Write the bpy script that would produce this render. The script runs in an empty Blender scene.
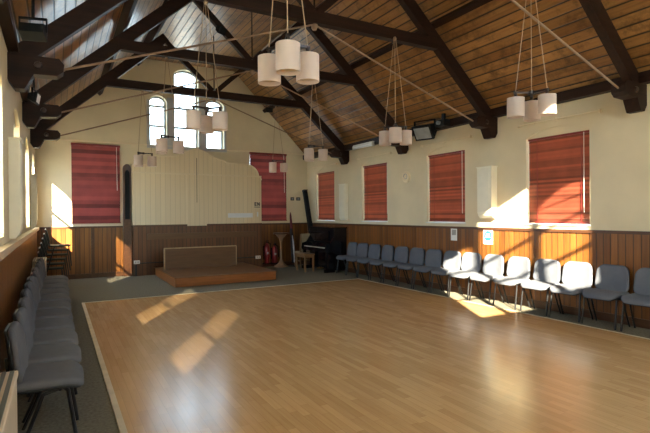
import bpy, bmesh, math, random
from mathutils import Vector, Matrix
random.seed(7)
S = bpy.context.scene
COL = S.collection
PI = math.pi

# ------------------------------------------------------------------ room dimensions (metres)
XL, XR, YF, YB = -0.435, 7.06, -0.90, 13.66      # side walls, rear wall behind the camera, stage wall
XC = (XL + XR) / 2
EAVE, FLAT = 3.45, 5.86                           # roof meets wall / flat part of the ceiling
DADO = 1.32
TR = [1.067 + 2.533 * i for i in range(5)]        # trusses
WIN_Y = [4.855, 7.385, 9.925, 12.465]             # side windows, one per bay
SUN = Vector((1.0, 1.73, -0.93)).normalized()

# ------------------------------------------------------------------ materials
def new_mat(name):
    m = bpy.data.materials.new(name); m.use_nodes = True
    nt = m.node_tree
    return m, nt, nt.nodes['Principled BSDF']

def N(nt, t, **kw):
    n = nt.nodes.new(t)
    for k, v in kw.items(): setattr(n, k, v)
    return n

def math_node(nt, op, a, b=None):
    n = N(nt, 'ShaderNodeMath', operation=op)
    for i, v in enumerate((a, b)):
        if v is None: continue
        if isinstance(v, (int, float)): n.inputs[i].default_value = v
        else: nt.links.new(v, n.inputs[i])
    return n.outputs[0]

def mix_col(nt, fac, a, b):
    n = N(nt, 'ShaderNodeMix', data_type='RGBA')
    if isinstance(fac, (int, float)): n.inputs[0].default_value = fac
    else: nt.links.new(fac, n.inputs[0])
    for i, v in ((6, a), (7, b)):
        if isinstance(v, (tuple, list)): n.inputs[i].default_value = (*v[:3], 1)
        else: nt.links.new(v, n.inputs[i])
    return n.outputs[2]

def ramp(nt, src, lo, hi):
    n = N(nt, 'ShaderNodeMapRange'); n.clamp = True
    nt.links.new(src, n.inputs[0]); n.inputs[1].default_value = lo; n.inputs[2].default_value = hi
    return n.outputs[0]

def noise(nt, vec, scale, detail=3, rough=.55, stretch=(1, 1, 1)):
    mp = N(nt, 'ShaderNodeMapping'); mp.inputs['Scale'].default_value = stretch
    nt.links.new(vec, mp.inputs[0])
    n = N(nt, 'ShaderNodeTexNoise'); n.inputs['Scale'].default_value = scale
    n.inputs['Detail'].default_value = detail; n.inputs['Roughness'].default_value = rough
    nt.links.new(mp.outputs[0], n.inputs['Vector'])
    return n.outputs['Fac']

def bump(nt, bsdf, h, strength=.2, dist=.01):
    b = N(nt, 'ShaderNodeBump'); b.inputs['Strength'].default_value = strength; b.inputs['Distance'].default_value = dist
    nt.links.new(h, b.inputs['Height']); nt.links.new(b.outputs[0], bsdf.inputs['Normal'])

def plain(name, col, rough=.6, metal=0., var=.12, scale=6., bmp=0., spec=.5, col2=None):
    m, nt, b = new_mat(name)
    tc = N(nt, 'ShaderNodeTexCoord').outputs['Object']
    f = noise(nt, tc, scale, 4)
    c2 = col2 or tuple(c * (1 - var * 2) for c in col)
    c1 = col if col2 else tuple(min(1, c * (1 + var * .6)) for c in col)
    nt.links.new(mix_col(nt, ramp(nt, f, .3, .7), c2, c1), b.inputs['Base Color'])
    b.inputs['Roughness'].default_value = rough; b.inputs['Metallic'].default_value = metal
    b.inputs['Specular IOR Level'].default_value = spec
    if bmp: bump(nt, b, noise(nt, tc, scale * 12, 3), bmp, .004)
    return m

def boards(name, axis, width, c1, c2, groove, rough=.4, grain_axis=1, gw=.07, gstr=.5, spec=.5, stain=None):
    """tongue-and-groove boarding: one tint per board, stretched grain, a thin dark joint"""
    m, nt, b = new_mat(name)
    tc = N(nt, 'ShaderNodeTexCoord').outputs['Object']
    sep = N(nt, 'ShaderNodeSeparateXYZ'); nt.links.new(tc, sep.inputs[0])
    q = math_node(nt, 'DIVIDE', sep.outputs[axis], width)
    fr = math_node(nt, 'FRACT', q); fl = math_node(nt, 'FLOOR', q)
    wn = N(nt, 'ShaderNodeTexWhiteNoise', noise_dimensions='1D'); nt.links.new(fl, wn.inputs['W'])
    st = [14., 14., 14.]; st[grain_axis] = .8
    g = noise(nt, tc, 2.2, 5, .6, st)
    big = noise(nt, tc, .9, 3)
    f = math_node(nt, 'ADD', math_node(nt, 'MULTIPLY', wn.outputs['Value'], .45), math_node(nt, 'MULTIPLY', g, .75))
    f = math_node(nt, 'ADD', f, math_node(nt, 'MULTIPLY', math_node(nt, 'SUBTRACT', big, .5), .5))
    col = mix_col(nt, ramp(nt, f, .2, .95), c1, c2)
    if stain:
        col = mix_col(nt, math_node(nt, 'MULTIPLY', ramp(nt, noise(nt, tc, 2.6, 7, .75), .48, .66), .8), col, stain)
    d = math_node(nt, 'ABSOLUTE', math_node(nt, 'SUBTRACT', fr, .5))
    gm = ramp(nt, d, .5 - gw, .5 - gw * .35)
    col = mix_col(nt, gm, col, groove)
    nt.links.new(col, b.inputs['Base Color'])
    b.inputs['Roughness'].default_value = rough; b.inputs['Specular IOR Level'].default_value = spec
    bump(nt, b, math_node(nt, 'SUBTRACT', 1., gm), gstr, .008)
    return m

def timber(name, c1, c2, rough=.5, axis=0, spec=.5, scale=2.):
    m, nt, b = new_mat(name)
    tc = N(nt, 'ShaderNodeTexCoord').outputs['Object']
    st = [12., 12., 12.]; st[axis] = .9
    f = noise(nt, tc, scale, 5, .6, st)
    nt.links.new(mix_col(nt, ramp(nt, f, .25, .75), c1, c2), b.inputs['Base Color'])
    b.inputs['Roughness'].default_value = rough; b.inputs['Specular IOR Level'].default_value = spec
    return m

def floor_boards(name):
    m, nt, b = new_mat(name)
    tc = N(nt, 'ShaderNodeTexCoord').outputs['Object']
    sep = N(nt, 'ShaderNodeSeparateXYZ'); nt.links.new(tc, sep.inputs[0])
    q = math_node(nt, 'DIVIDE', sep.outputs[0], .07)
    row = math_node(nt, 'FLOOR', q); fr = math_node(nt, 'FRACT', q)
    w0 = N(nt, 'ShaderNodeTexWhiteNoise', noise_dimensions='1D'); nt.links.new(row, w0.inputs['W'])
    l = math_node(nt, 'ADD', math_node(nt, 'DIVIDE', sep.outputs[1], .55), math_node(nt, 'MULTIPLY', w0.outputs['Value'], 7.))
    seg = math_node(nt, 'FLOOR', l); lf = math_node(nt, 'FRACT', l)
    cmb = N(nt, 'ShaderNodeCombineXYZ'); nt.links.new(row, cmb.inputs[0]); nt.links.new(seg, cmb.inputs[1])
    w1 = N(nt, 'ShaderNodeTexWhiteNoise', noise_dimensions='2D'); nt.links.new(cmb.outputs[0], w1.inputs['Vector'])
    g = noise(nt, tc, 2.4, 5, .6, (16., 1.1, 1.))
    f = math_node(nt, 'ADD', math_node(nt, 'MULTIPLY', w1.outputs['Value'], .42), math_node(nt, 'MULTIPLY', g, .7))
    col = mix_col(nt, ramp(nt, f, .15, .95), (.39, .22, .092), (.57, .355, .17))
    big = noise(nt, tc, .5, 3)
    col = mix_col(nt, math_node(nt, 'MULTIPLY', ramp(nt, big, .4, .7), .25), col, (.48, .29, .12))
    d = math_node(nt, 'ABSOLUTE', math_node(nt, 'SUBTRACT', fr, .5))
    d2 = math_node(nt, 'ABSOLUTE', math_node(nt, 'SUBTRACT', lf, .5))
    gm = math_node(nt, 'MAXIMUM', ramp(nt, d, .46, .49), ramp(nt, d2, .495, .499))
    col = mix_col(nt, math_node(nt, 'MULTIPLY', gm, .4), col, (.2, .1, .04))
    nt.links.new(col, b.inputs['Base Color'])
    rr = N(nt, 'ShaderNodeMapRange'); nt.links.new(noise(nt, tc, 1.2, 4), rr.inputs[0])
    rr.inputs[3].default_value = .18; rr.inputs[4].default_value = .28
    nt.links.new(rr.outputs[0], b.inputs['Roughness'])
    b.inputs['Specular IOR Level'].default_value = .36
    h = math_node(nt, 'ADD', math_node(nt, 'MULTIPLY', noise(nt, tc, 5., 2, .5, (1., .35, 1.)), .6), math_node(nt, 'MULTIPLY', w1.outputs['Value'], .12))
    bump(nt, b, h, .1, .008)
    return m

def slat_mat(name, col, trans, tcol=None, rough=.45, pitch=0):
    """painted venetian slat that lets part of the daylight glow through"""
    m, nt, b = new_mat(name)
    tc = N(nt, 'ShaderNodeTexCoord').outputs['Object']
    f = noise(nt, tc, 3., 3)
    if pitch:                                       # random tone per slat band, so the slat lines show
        sep = N(nt, 'ShaderNodeSeparateXYZ'); nt.links.new(tc, sep.inputs[0])
        wn = N(nt, 'ShaderNodeTexWhiteNoise', noise_dimensions='1D')
        nt.links.new(math_node(nt, 'FLOOR', math_node(nt, 'DIVIDE', sep.outputs[2], pitch)), wn.inputs['W'])
        f = math_node(nt, 'ADD', math_node(nt, 'MULTIPLY', f, .5), math_node(nt, 'MULTIPLY', wn.outputs['Value'], .5))
    lo = .38 if pitch else .82
    c = mix_col(nt, ramp(nt, f, .25, .75), tuple(x * lo for x in col), col)
    nt.links.new(c, b.inputs['Base Color']); b.inputs['Roughness'].default_value = rough
    t = N(nt, 'ShaderNodeBsdfTranslucent')
    tc0 = tcol or col
    nt.links.new(mix_col(nt, ramp(nt, f, .25, .75), tuple(x * lo for x in tc0), tc0), t.inputs['Color'])
    mx = N(nt, 'ShaderNodeMixShader'); mx.inputs[0].default_value = trans
    nt.links.new(b.outputs[0], mx.inputs[1]); nt.links.new(t.outputs[0], mx.inputs[2])
    nt.links.new(mx.outputs[0], nt.nodes['Material Output'].inputs['Surface'])
    return m

def glass_mat(name):
    m, nt, b = new_mat(name)
    nt.nodes.remove(b)
    t = N(nt, 'ShaderNodeBsdfTransparent'); t.inputs['Color'].default_value = (.93, .96, .96, 1)
    g = N(nt, 'ShaderNodeBsdfGlossy'); g.inputs['Roughness'].default_value = .02
    mx = N(nt, 'ShaderNodeMixShader'); mx.inputs[0].default_value = .08
    nt.links.new(t.outputs[0], mx.inputs[1]); nt.links.new(g.outputs[0], mx.inputs[2])
    nt.links.new(mx.outputs[0], nt.nodes['Material Output'].inputs['Surface'])
    return m

M = {}
M['plaster'] = plain('cream wall plaster', (.74, .635, .44), .75, var=.05, scale=1.3, bmp=.05, spec=.25)
M['reveal'] = plain('grey window stone', (.50, .50, .50), .7, var=.06, scale=3)
M['carpet'] = plain('grey green carpet', (.205, .185, .14), .95, var=.2, scale=40, bmp=.5, spec=.1)
M['dance'] = floor_boards('dance floor boards')
M['edging'] = plain('pale floor edging', (.55, .45, .30), .45)
RW = ((.095, .031, .006), (.28, .105, .02), (.03, .01, .003))
M['dado_y'] = boards('side wall boarding', 1, .105, *RW, rough=.33, grain_axis=2)
M['dado_x'] = boards('stage wall boarding', 0, .105, *RW, rough=.33, grain_axis=2)
M['dado_dark'] = boards('stage front boarding', 0, .105, (.085, .031, .012), (.17, .066, .022), (.02, .008, .004), rough=.36, grain_axis=2)
M['cap'] = timber('dado cap wood', (.055, .02, .008), (.11, .042, .015), .35, 1)
CB = ((.16, .064, .016), (.48, .245, .082), (.02, .008, .003))
M['ceil_s'] = boards('sloping ceiling boards', 0, .112, *CB, rough=.33, spec=.62, grain_axis=1, gw=.10, gstr=.8, stain=(.06, .025, .008))
M['ceil_f'] = boards('flat ceiling boards', 0, .15, *CB, rough=.33, spec=.62, grain_axis=1, gw=.085, gstr=.8, stain=(.08, .035, .012))
M['beam_x'] = timber('dark truss timber', (.010, .0045, .003), (.032, .012, .006), .55, 0, .22)
M['beam_y'] = timber('dark purlin timber', (.012, .005, .003), (.034, .013, .007), .55, 1, .22)
M['rod'] = plain('painted tie rod', (.30, .19, .125), .5, .2)
M['cable'] = plain('pale pendant cable', (.42, .29, .18), .5)
M['shade'] = slat_mat('fabric lamp shade', (.86, .74, .66), .4, (.9, .74, .64), .8)
M['shade_in'] = plain('shade diffuser', (.72, .55, .36), .7)
M['bracket'] = plain('dark bracket metal', (.05, .035, .03), .4, .6)
M['red'] = slat_mat('red blind slats', (.34, .08, .043), .034, (.9, .17, .05), pitch=.036)
M['redroll'] = slat_mat('red blind fabric', (.22, .042, .038), .03, (.85, .15, .11), .7, pitch=.1)
M['redrail'] = plain('dark red blind rail', (.22, .025, .022), .4)
M['cream_slat'] = slat_mat('cream blind slats', (.72, .66, .50), .3, (.82, .74, .55))
M['fill_cloth'] = slat_mat('cream fill blind fabric', (.80, .73, .56), .62, (.90, .82, .64))  # very translucent cloth for the added rear fill blinds
M['cord'] = plain('white cord', (.8, .77, .7), .6)
M['white'] = plain('white window paint', (.72, .70, .64), .4, var=.04)
M['greyframe'] = plain('grey window frame', (.34, .36, .38), .5, var=.06)
M['glass'] = glass_mat('window glass')
M['ground'] = plain('outside ground', (.42, .39, .33), .9, scale=.5)
M['fab'] = plain('grey chair fabric', (.135, .135, .15), .9, var=.05, scale=9, bmp=.15, spec=.15)
M['fabblue'] = plain('blue grey chair fabric', (.135, .145, .175), .9, var=.05, scale=9, bmp=.15, spec=.15)
M['fabgreen'] = plain('dark green chair fabric', (.015, .03, .024), .7, var=.12, scale=14)
M['black'] = plain('black chair plastic', (.012, .012, .014), .45)
M['leg'] = plain('black enamel tube', (.018, .018, .02), .3, .3)
M['panel'] = boards('cream painted boarding', 0, .13, (.74, .605, .39), (.81, .67, .44), (.56, .45, .29), rough=.5, grain_axis=2, gw=.045, gstr=.3)
M['panelplain'] = plain('cream panel paint', (.80, .67, .46), .5, var=.04)
M['orange'] = timber('varnished stage wood', (.20, .065, .014), (.36, .125, .03), .3, 0)
M['stagetop'] = timber('stage top wood', (.12, .05, .017), (.21, .092, .034), .32, 0)
M['board'] = timber('brown front board', (.10, .046, .017), (.155, .074, .029), .45, 0)
M['paleedge'] = plain('pale wood edge', (.45, .31, .17), .5)
M['piano'] = plain('black piano lacquer', (.008, .007, .008), .12, var=.05)
M['ivory'] = plain('ivory piano keys', (.75, .72, .62), .25, var=.03)
M['brass'] = plain('brass', (.7, .48, .18), .3, 1.)
M['tan'] = timber('tan chair wood', (.17, .088, .034), (.25, .135, .06), .4, 2)
M['palecloth'] = plain('pale chair cover', (.40, .31, .20), .8)
M['extred'] = plain('red extinguisher paint', (.22, .01, .012), .3, var=.03)
M['blackrub'] = plain('black rubber', (.012, .012, .013), .6, spec=.12)
M['heater'] = plain('cream heater enamel', (.62, .50, .37), .4, var=.04)
M['grille'] = plain('dark teal grille', (.03, .05, .055), .35, .4)
M['paper'] = plain('white paper', (.82, .82, .82), .7, var=.03)
M['teal'] = plain('teal print', (.012, .24, .36), .7, var=.1, scale=30)
M['greyprint'] = plain('grey print', (.38, .37, .37), .7)
M['ink'] = plain('dark ink', (.03, .03, .035), .6)
M['lampface'] = plain('lamp face glass', (.30, .31, .32), .12)
M['boxwhite'] = plain('off-white boxing paint', (.82, .775, .63), .45, var=.03)
M['socket'] = plain('white socket plastic', (.75, .72, .66), .4, var=.03)
M['flag'] = plain('dark banner cloth', (.02, .016, .022), .8)
M['flagwhite'] = plain('white banner stripe', (.62, .62, .64), .7)
M['flagred'] = plain('dark red banner cloth', (.14, .02, .03), .8)
M['ped'] = timber('pedestal wood', (.21, .115, .06), (.32, .19, .10), .45, 2)
M['tube'] = plain('steel tube', (.55, .55, .55), .3, .9)

# ------------------------------------------------------------------ mesh collector
class MB:
    def __init__(s): s.bm = bmesh.new()
    def face_poly(s, bot, top):
        b = [s.bm.verts.new(p) for p in bot]; t = [s.bm.verts.new(p) for p in top]
        n = len(b)
        s.bm.faces.new(b[::-1]); s.bm.faces.new(t)
        for i in range(n): s.bm.faces.new((b[i], b[(i+1) % n], t[(i+1) % n], t[i]))
        return s
    def box(s, x0, x1, y0, y1, z0, z1, mat=None):
        q = [(x0,y0),(x1,y0),(x1,y1),(x0,y1)]
        bo = [Vector((*p, z0)) for p in q]; to = [Vector((*p, z1)) for p in q]
        if mat is not None: bo = [mat @ v for v in bo]; to = [mat @ v for v in to]
        return s.face_poly(bo, to)
    def prism(s, poly, f, t0, t1):                  # poly of (u, v); f(u, v, t) -> xyz
        return s.face_poly([f(u, v, t0) for u, v in poly], [f(u, v, t1) for u, v in poly])
    def bar(s, a, b, w, h, up=(0, 0, 1)):           # rectangular bar from a to b, w sideways, h along up
        a, b = Vector(a), Vector(b); d = (b - a).normalized()
        r = d.cross(Vector(up)).normalized(); u = r.cross(d)
        c = [(-w/2,-h/2),(w/2,-h/2),(w/2,h/2),(-w/2,h/2)]
        return s.face_poly([a + r*x + u*y for x, y in c], [b + r*x + u*y for x, y in c])
    def tube(s, pts, rad, seg=8, caps=True):
        pts = [Vector(p) for p in pts]
        rad = rad if isinstance(rad, (list, tuple)) else [rad] * len(pts)
        rings = []; prev = None
        for i, p in enumerate(pts):
            d = (pts[min(i+1, len(pts)-1)] - pts[max(i-1, 0)]).normalized()
            ref = prev if prev is not None else (Vector((0,0,1)) if abs(d.z) < .9 else Vector((1,0,0)))
            r = d.cross(ref).normalized() if prev is None else (ref - d * ref.dot(d)).normalized()
            prev = r; u = d.cross(r)
            rings.append([s.bm.verts.new(p + (r*math.cos(2*PI*k/seg) + u*math.sin(2*PI*k/seg)) * rad[i]) for k in range(seg)])
        for A, B in zip(rings, rings[1:]):
            for k in range(seg): s.bm.faces.new((A[k], A[(k+1) % seg], B[(k+1) % seg], B[k]))
        if caps: s.bm.faces.new(rings[0][::-1]); s.bm.faces.new(rings[-1])
        return s
    def lathe(s, prof, c=(0,0,0), seg=24, mat=None, closed=False):   # prof of (r, z)
        c = Vector(c); rings = []
        for r, z in prof:
            ring = []
            for k in range(seg):
                v = Vector((r*math.cos(2*PI*k/seg), r*math.sin(2*PI*k/seg), z))
                if mat is not None: v = mat @ v
                ring.append(s.bm.verts.new(v + c))
            rings.append(ring)
        pairs = list(zip(rings, rings[1:])) + ([(rings[-1], rings[0])] if closed else [])
        for A, B in pairs:
            for k in range(seg): s.bm.faces.new((A[k], A[(k+1) % seg], B[(k+1) % seg], B[k]))
        if not closed:
            if prof[0][0] > 1e-5: s.bm.faces.new(rings[0][::-1])
            if prof[-1][0] > 1e-5: s.bm.faces.new(rings[-1])
        return s
    def pillow(s, w, d, t, r, f, inset=.02, seg=6, rows=5):
        """rounded-rectangle cushion w x d, thickness t; f(a, b, c) places local coords"""
        def outline(k):
            pts = []; hw, hd, rr = w/2 - k, d/2 - k, max(r - k, .004)
            for cx, cy, a0 in ((hw-rr, hd-rr, 0), (-hw+rr, hd-rr, PI/2), (-hw+rr, -hd+rr, PI), (hw-rr, -hd+rr, 3*PI/2)):
                for i in range(seg + 1):
                    a = a0 + PI/2 * i / seg
                    pts.append((cx + rr*math.cos(a), cy + rr*math.sin(a)))
            return pts
        layers = [(inset*2.6, 0), (inset, t*.06), (inset*.3, t*.22), (0, t*.5), (inset*.3, t*.78), (inset, t*.94), (inset*2.6, t)]
        rings = [[s.bm.verts.new(f(x, y, z)) for x, y in outline(k)] for k, z in layers]
        n = len(rings[0])
        for A, B in zip(rings, rings[1:]):
            for k in range(n): s.bm.faces.new((A[k], A[(k+1) % n], B[(k+1) % n], B[k]))
        for ring, z, flip in ((rings[0], layers[0][1], True), (rings[-1], layers[-1][1], False)):
            prev = ring
            for q in (.66, .33):
                hw = [(x*q, y*q) for x, y in outline(layers[0][0])]
                nr = [s.bm.verts.new(f(x, y, z)) for x, y in hw]
                for k in range(n):
                    v = (prev[k], prev[(k+1) % n], nr[(k+1) % n], nr[k])
                    s.bm.faces.new(v[::-1] if flip else v)
                prev = nr
            s.bm.faces.new(prev[::-1] if flip else prev)
        return s
    def build(s, name, mat, parent=None, smooth=True, bevel=0.):
        bmesh.ops.recalc_face_normals(s.bm, faces=s.bm.faces)
        me = bpy.data.meshes.new(name); s.bm.to_mesh(me); s.bm.free()
        me.materials.append(M[mat])
        if smooth:
            me.polygons.foreach_set('use_smooth', [True] * len(me.polygons))
            me.set_sharp_from_angle(angle=math.radians(38))
        o = bpy.data.objects.new(name, me); COL.objects.link(o)
        if parent is not None: o.parent = parent
        if bevel:
            b = o.modifiers.new('Bevel', 'BEVEL'); b.width = bevel; b.segments = 2; b.limit_method = 'ANGLE'
        return o

def tag(o, label, cat, group=None):
    o['label'] = label; o['category'] = cat
    if group: o['group'] = group
    return o
def struct(o): o['kind'] = 'structure'; return o
def root(name, loc, label, cat, group=None, rz=0):
    o = bpy.data.objects.new(name, None); COL.objects.link(o)
    o.empty_display_size = .1
    o.location = loc; o.rotation_euler = (0, 0, rz)
    return tag(o, label, cat, group)
def copy_tree(o, parent=None):
    c = o.copy(); COL.objects.link(c)
    if parent is not None: c.parent = parent
    for ch in [x for x in KIDS.get(o, [])]: copy_tree(ch, c)
    return c
KIDS = {}
def index_kids():
    KIDS.clear()
    for o in COL.objects:
        if o.parent is not None: KIDS.setdefault(o.parent, []).append(o)

# ------------------------------------------------------------------ the shell
def roof_z(x): return min(FLAT, EAVE + (x - XL), EAVE + (XR - x))
def arch(h, u):
    a, b, z0, z1, rise = h[:5]
    if rise <= 0: return z1
    c, hw = (a + b) / 2, (b - a) / 2
    R = (hw*hw + rise*rise) / (2*rise)
    return z1 + rise - R + math.sqrt(max(0, R*R - (u - c)**2))
def wall(name, u0, u1, top, holes, f, t0, t1, extra=()):
    cuts = {u0, u1, *extra}
    for h in holes:
        n = 14 if h[4] > 0 else 1
        for i in range(n + 1): cuts.add(round(h[0] + (h[1] - h[0]) * i / n, 5))
    cuts = sorted(cuts); mb = MB()
    for a, b in zip(cuts, cuts[1:]):
        mid = (a + b) / 2
        hs = sorted([h for h in holes if h[0] < mid < h[1]], key=lambda h: h[2])
        za = zb = -.3
        for h in hs:
            mb.prism([(a, za), (b, zb), (b, h[2]), (a, h[2])], f, t0, t1)
            za, zb = arch(h, a), arch(h, b)
        mb.prism([(a, za), (b, zb), (b, top(b)), (a, top(a))], f, t0, t1)
    return struct(mb.build(name, 'plaster', smooth=False))
fx = lambda u, v, t: Vector((t, u, v))              # side walls: u = Y, t = X
fy = lambda u, v, t: Vector((u, t, v))              # end walls: u = X, t = Y

HW = .56
side_holes = [(y - HW + .02, y + HW + .02, 1.41, 2.86, .13) for y in WIN_Y]
NEAR_Y = [-.20, 2.322]                            # unseen bays beside and behind the camera, windows added for fill daylight
near_holes = [(y - HW, y + HW, 1.41, 2.86, .13) for y in NEAR_Y]
GAB = [(2.235, 2.70, 3.5, 4.74, .16), (2.90, 3.58, 3.5, 5.57, .14), (3.80, 4.325, 3.5, 4.80, .16)]
RGAB = [(2.05, 2.66, 3.26, 4.95, .2), (2.70, 3.42, 3.26, 5.55, .2), (3.46, 4.02, 3.26, 4.95, .2)]
LOW = [(.36, 1.47, 1.40, 3.42, 0), (5.12, 6.30, 1.40, 3.46, 0)]
wall('wall_right', YF, YB, lambda u: EAVE + .02, side_holes + near_holes, fx, XR, XR + .36)
wall('wall_left', YF, YB, lambda u: EAVE + .02, side_holes + near_holes, fx, XL - .20, XL)
eb = (XL, XR, XL + FLAT - EAVE, XR - FLAT + EAVE)
wall('wall_back', XL - .36, XR + .36, lambda u: roof_z(max(XL, min(XR, u))) + .02, LOW + GAB, fy, YB, YB + .34, eb)
wall('wall_front', XL - .36, XR + .36, lambda u: roof_z(max(XL, min(XR, u))) + .02, LOW + RGAB, fy, YF - .14, YF, eb)

struct(MB().box(XL - .36, XR + .36, YF - .3, YB + .34, -.3, 0).build('floor', 'carpet', smooth=False))
struct(MB().box(.44, 6.40, YF + .3, 9.70, .0, .012).build('floor_boards', 'dance', smooth=False))
mb = MB()
mb.box(.395, .442, YF + .3, 9.745, 0, .016); mb.box(6.398, 6.44, YF + .3, 9.745, 0, .016); mb.box(.442, 6.398, 9.70, 9.745, 0, .016)
struct(mb.build('trim_1', 'edging', smooth=False))
# ceiling: two boarded slopes and the flat between them
xl1, xr1 = XL + FLAT - EAVE, XR - FLAT + EAVE
Ya, Yb_ = YF - .5, YB + .5
def slab(name, xa, za, xb, zb, mat, th=.08):
    n = Vector((-(zb - za), 0, xb - xa)).normalized()
    if n.z < 0: n = -n
    a, b = Vector((xa, 0, za)), Vector((xb, 0, zb))
    c = [a, b, b + n*th, a + n*th]
    bo = [Vector((p.x, Ya, p.z)) for p in c]; to = [Vector((p.x, Yb_, p.z)) for p in c]
    return struct(MB().face_poly(bo, to).build(name, mat, smooth=False))
slab('ceiling_left_slope', XL - .3, EAVE - .3, xl1 + .02, FLAT + .02, 'ceil_s')
slab('ceiling_right_slope', xr1 - .02, FLAT + .02, XR + .5, EAVE - .5, 'ceil_s')
slab('ceiling_flat', xl1 - .02, FLAT, xr1 + .02, FLAT, 'ceil_f')
# wainscot with cap rail on every wall
D = .028
wl = MB().box(XL, XL + D, YF, YB, 0, DADO - .03).build('wall_left_boarding', 'dado_y', smooth=False); struct(wl)
wr = MB().box(XR - D, XR, YF, YB, 0, DADO - .03).build('wall_right_boarding', 'dado_y', smooth=False); struct(wr)
wb = MB().box(XL + D, XR - D, YB - D, YB, 0, DADO - .03).build('wall_back_boarding', 'dado_x', smooth=False); struct(wb)
struct(MB().box(XR - .05, XR, YF, YB, DADO - .035, DADO + .01).build('trim_2', 'cap', smooth=False))
struct(MB().box(XL + .05, XR - .05, YB - .05, YB, DADO - .035, DADO + .01).build('trim_3', 'cap', smooth=False))
# pale window ledge that runs the length of the left wall
struct(MB().box(XL, XL + .075, YF, YB, DADO - .05, DADO + .015).build('trim_4', 'heater', smooth=False))
for n, (x0, x1, y0, y1) in {'baseboard_left': (XL+D, XL+D+.015, YF, YB), 'baseboard_right': (XR-D-.015, XR-D, YF, YB), 'baseboard_back': (XL+D+.02, XR-D-.02, YB-D-.015, YB-D)}.items():
    struct(MB().box(x0, x1, y0, y1, 0, .12).build(n, 'cap', smooth=False))
struct(MB().box(.78, .86, YB - D - .02, YB - D, .12, DADO - .035).build('trim_5', 'cap', smooth=False))
struct(MB().box(XL, XR, YB - .03, YB, 3.50, 3.535).build('trim_6', 'panelplain', smooth=False))
# wall plates and purlins
def purlin(n, x, z, w, h, ang): 
    mt = Matrix.Translation((x, 0, z)) @ Matrix.Rotation(ang, 4, 'Y')
    struct(MB().box(-w/2, w/2, YF, YB, -h/2, h/2, mt).build('trim_%d' % n, 'beam_y', smooth=False))
purlin(7, XR - .07, EAVE - .03, .14, .15, 0); purlin(8, XL + .05, EAVE - .03, .10, .10, 0)
purlin(9, 5.62, 4.80, .10, .13, math.radians(45)); purlin(10, XC*2 - 5.62, 4.80, .10, .13, math.radians(-45))
purlin(11, xr1 + .02, FLAT - .12, .14, .18, math.radians(45)); purlin(12, xl1 - .02, FLAT - .12, .14, .18, math.radians(-45))
struct(MB().box(-60, 70, -60, 80, -.5, -.32).build('ground', 'ground', smooth=False))

# ------------------------------------------------------------------ windows
wn = 0
def arch_frame(h, f, t0, t1, w, bars, mat):
    a, b = h[0], h[1]; mb = MB()
    mb.prism([(a, h[2]), (a+w, h[2]), (a+w, arch(h, a+w)), (a, arch(h, a))], f, t0, t1)
    mb.prism([(b-w, h[2]), (b, h[2]), (b, arch(h, b)), (b-w, arch(h, b-w))], f, t0, t1)
    mb.prism([(a+w, h[2]), (b-w, h[2]), (b-w, h[2]+w), (a+w, h[2]+w)], f, t0, t1)
    n = 12
    for i in range(n):
        u, v = a + w + (b-a-2*w)*i/n, a + w + (b-a-2*w)*(i+1)/n
        mb.prism([(u, arch(h, u)-w), (v, arch(h, v)-w), (v, arch(h, v)), (u, arch(h, u))], f, t0, t1)
    for kind, q in bars:
        if kind == 'h': mb.prism([(a+w, q-.026), (b-w, q-.026), (b-w, q+.026), (a+w, q+.026)], f, t0+.005, t1-.005)
        else: mb.prism([(q-.018, h[2]+w), (q+.018, h[2]+w), (q+.018, arch(h, q)-w), (q-.018, arch(h, q)-w)], f, t0+.004, t1-.004)
    return mb
def window(h, f, tin, tout, bars, mat='white', w=.05):
    global wn; wn += 1
    lo, hi = min(tin, tout), max(tin, tout)
    fr = struct(arch_frame(h, f, lo, hi, w, bars, mat).build('window_%d' % wn, mat, smooth=False))
    tm = (lo + hi) / 2
    g = MB(); n = 12
    pts = [(h[0]+w*.6, h[2]+w*.6), (h[1]-w*.6, h[2]+w*.6)] + [(h[1]-w*.6-(h[1]-h[0]-1.2*w)*i/n, arch(h, h[1]-w*.6-(h[1]-h[0]-1.2*w)*i/n)-w*.6) for i in range(n+1)]
    vs = [g.bm.verts.new(f(u, v, tm)) for u, v in pts]; g.bm.faces.new(vs)
    g.build('pane', 'glass', fr, smooth=False)
for h in side_holes + near_holes:
    c = (h[0]+h[1])/2
    window(h, fx, XR + .24, XR + .30, [('h', 2.15), ('v', c)])
for h in side_holes + near_holes:
    c = (h[0]+h[1])/2
    window(h, fx, XL - .18, XL - .13, [('h', 2.15)])
for h in GAB:
    window(h, fy, YB + .14, YB + .22, [('h', 4.08), ('h', 4.63)] + ([('h', 5.2)] if h[3] > 5 else []), 'greyframe', .045)
for h in LOW: window(h, fy, YB + .2, YB + .27, [('h', 2.1), ('h', 2.8), ('v', (h[0]+h[1])/2)])
for h in RGAB: window(h, fy, YF - .11, YF - .06, [('h', 3.95), ('h', 4.55)], 'greyframe', .028)
for h in LOW: window(h, fy, YF - .13, YF - .08, [('h', 2.1), ('h', 2.8), ('v', (h[0]+h[1])/2)])  # unseen low rear windows, added to bring in more light
# plastered heads that close the arches behind the blinds
for i, (h, s_) in enumerate([(h, 1) for h in side_holes] + [(h, -1) for h in side_holes]):
    xa = XR + .03 if s_ > 0 else XL - .045
    mb = MB(); n = 14
    for k in range(n):
        u, v = h[0] + (h[1]-h[0])*k/n, h[0] + (h[1]-h[0])*(k+1)/n
        mb.prism([(u, 2.86), (v, 2.86), (v, arch(h, v) + .001), (u, arch(h, u) + .001)], fx, xa, xa + s_*(.13 if s_ > 0 else .08))
    struct(mb.build('trim_%d' % (20 + i), 'plaster', smooth=False))
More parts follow.
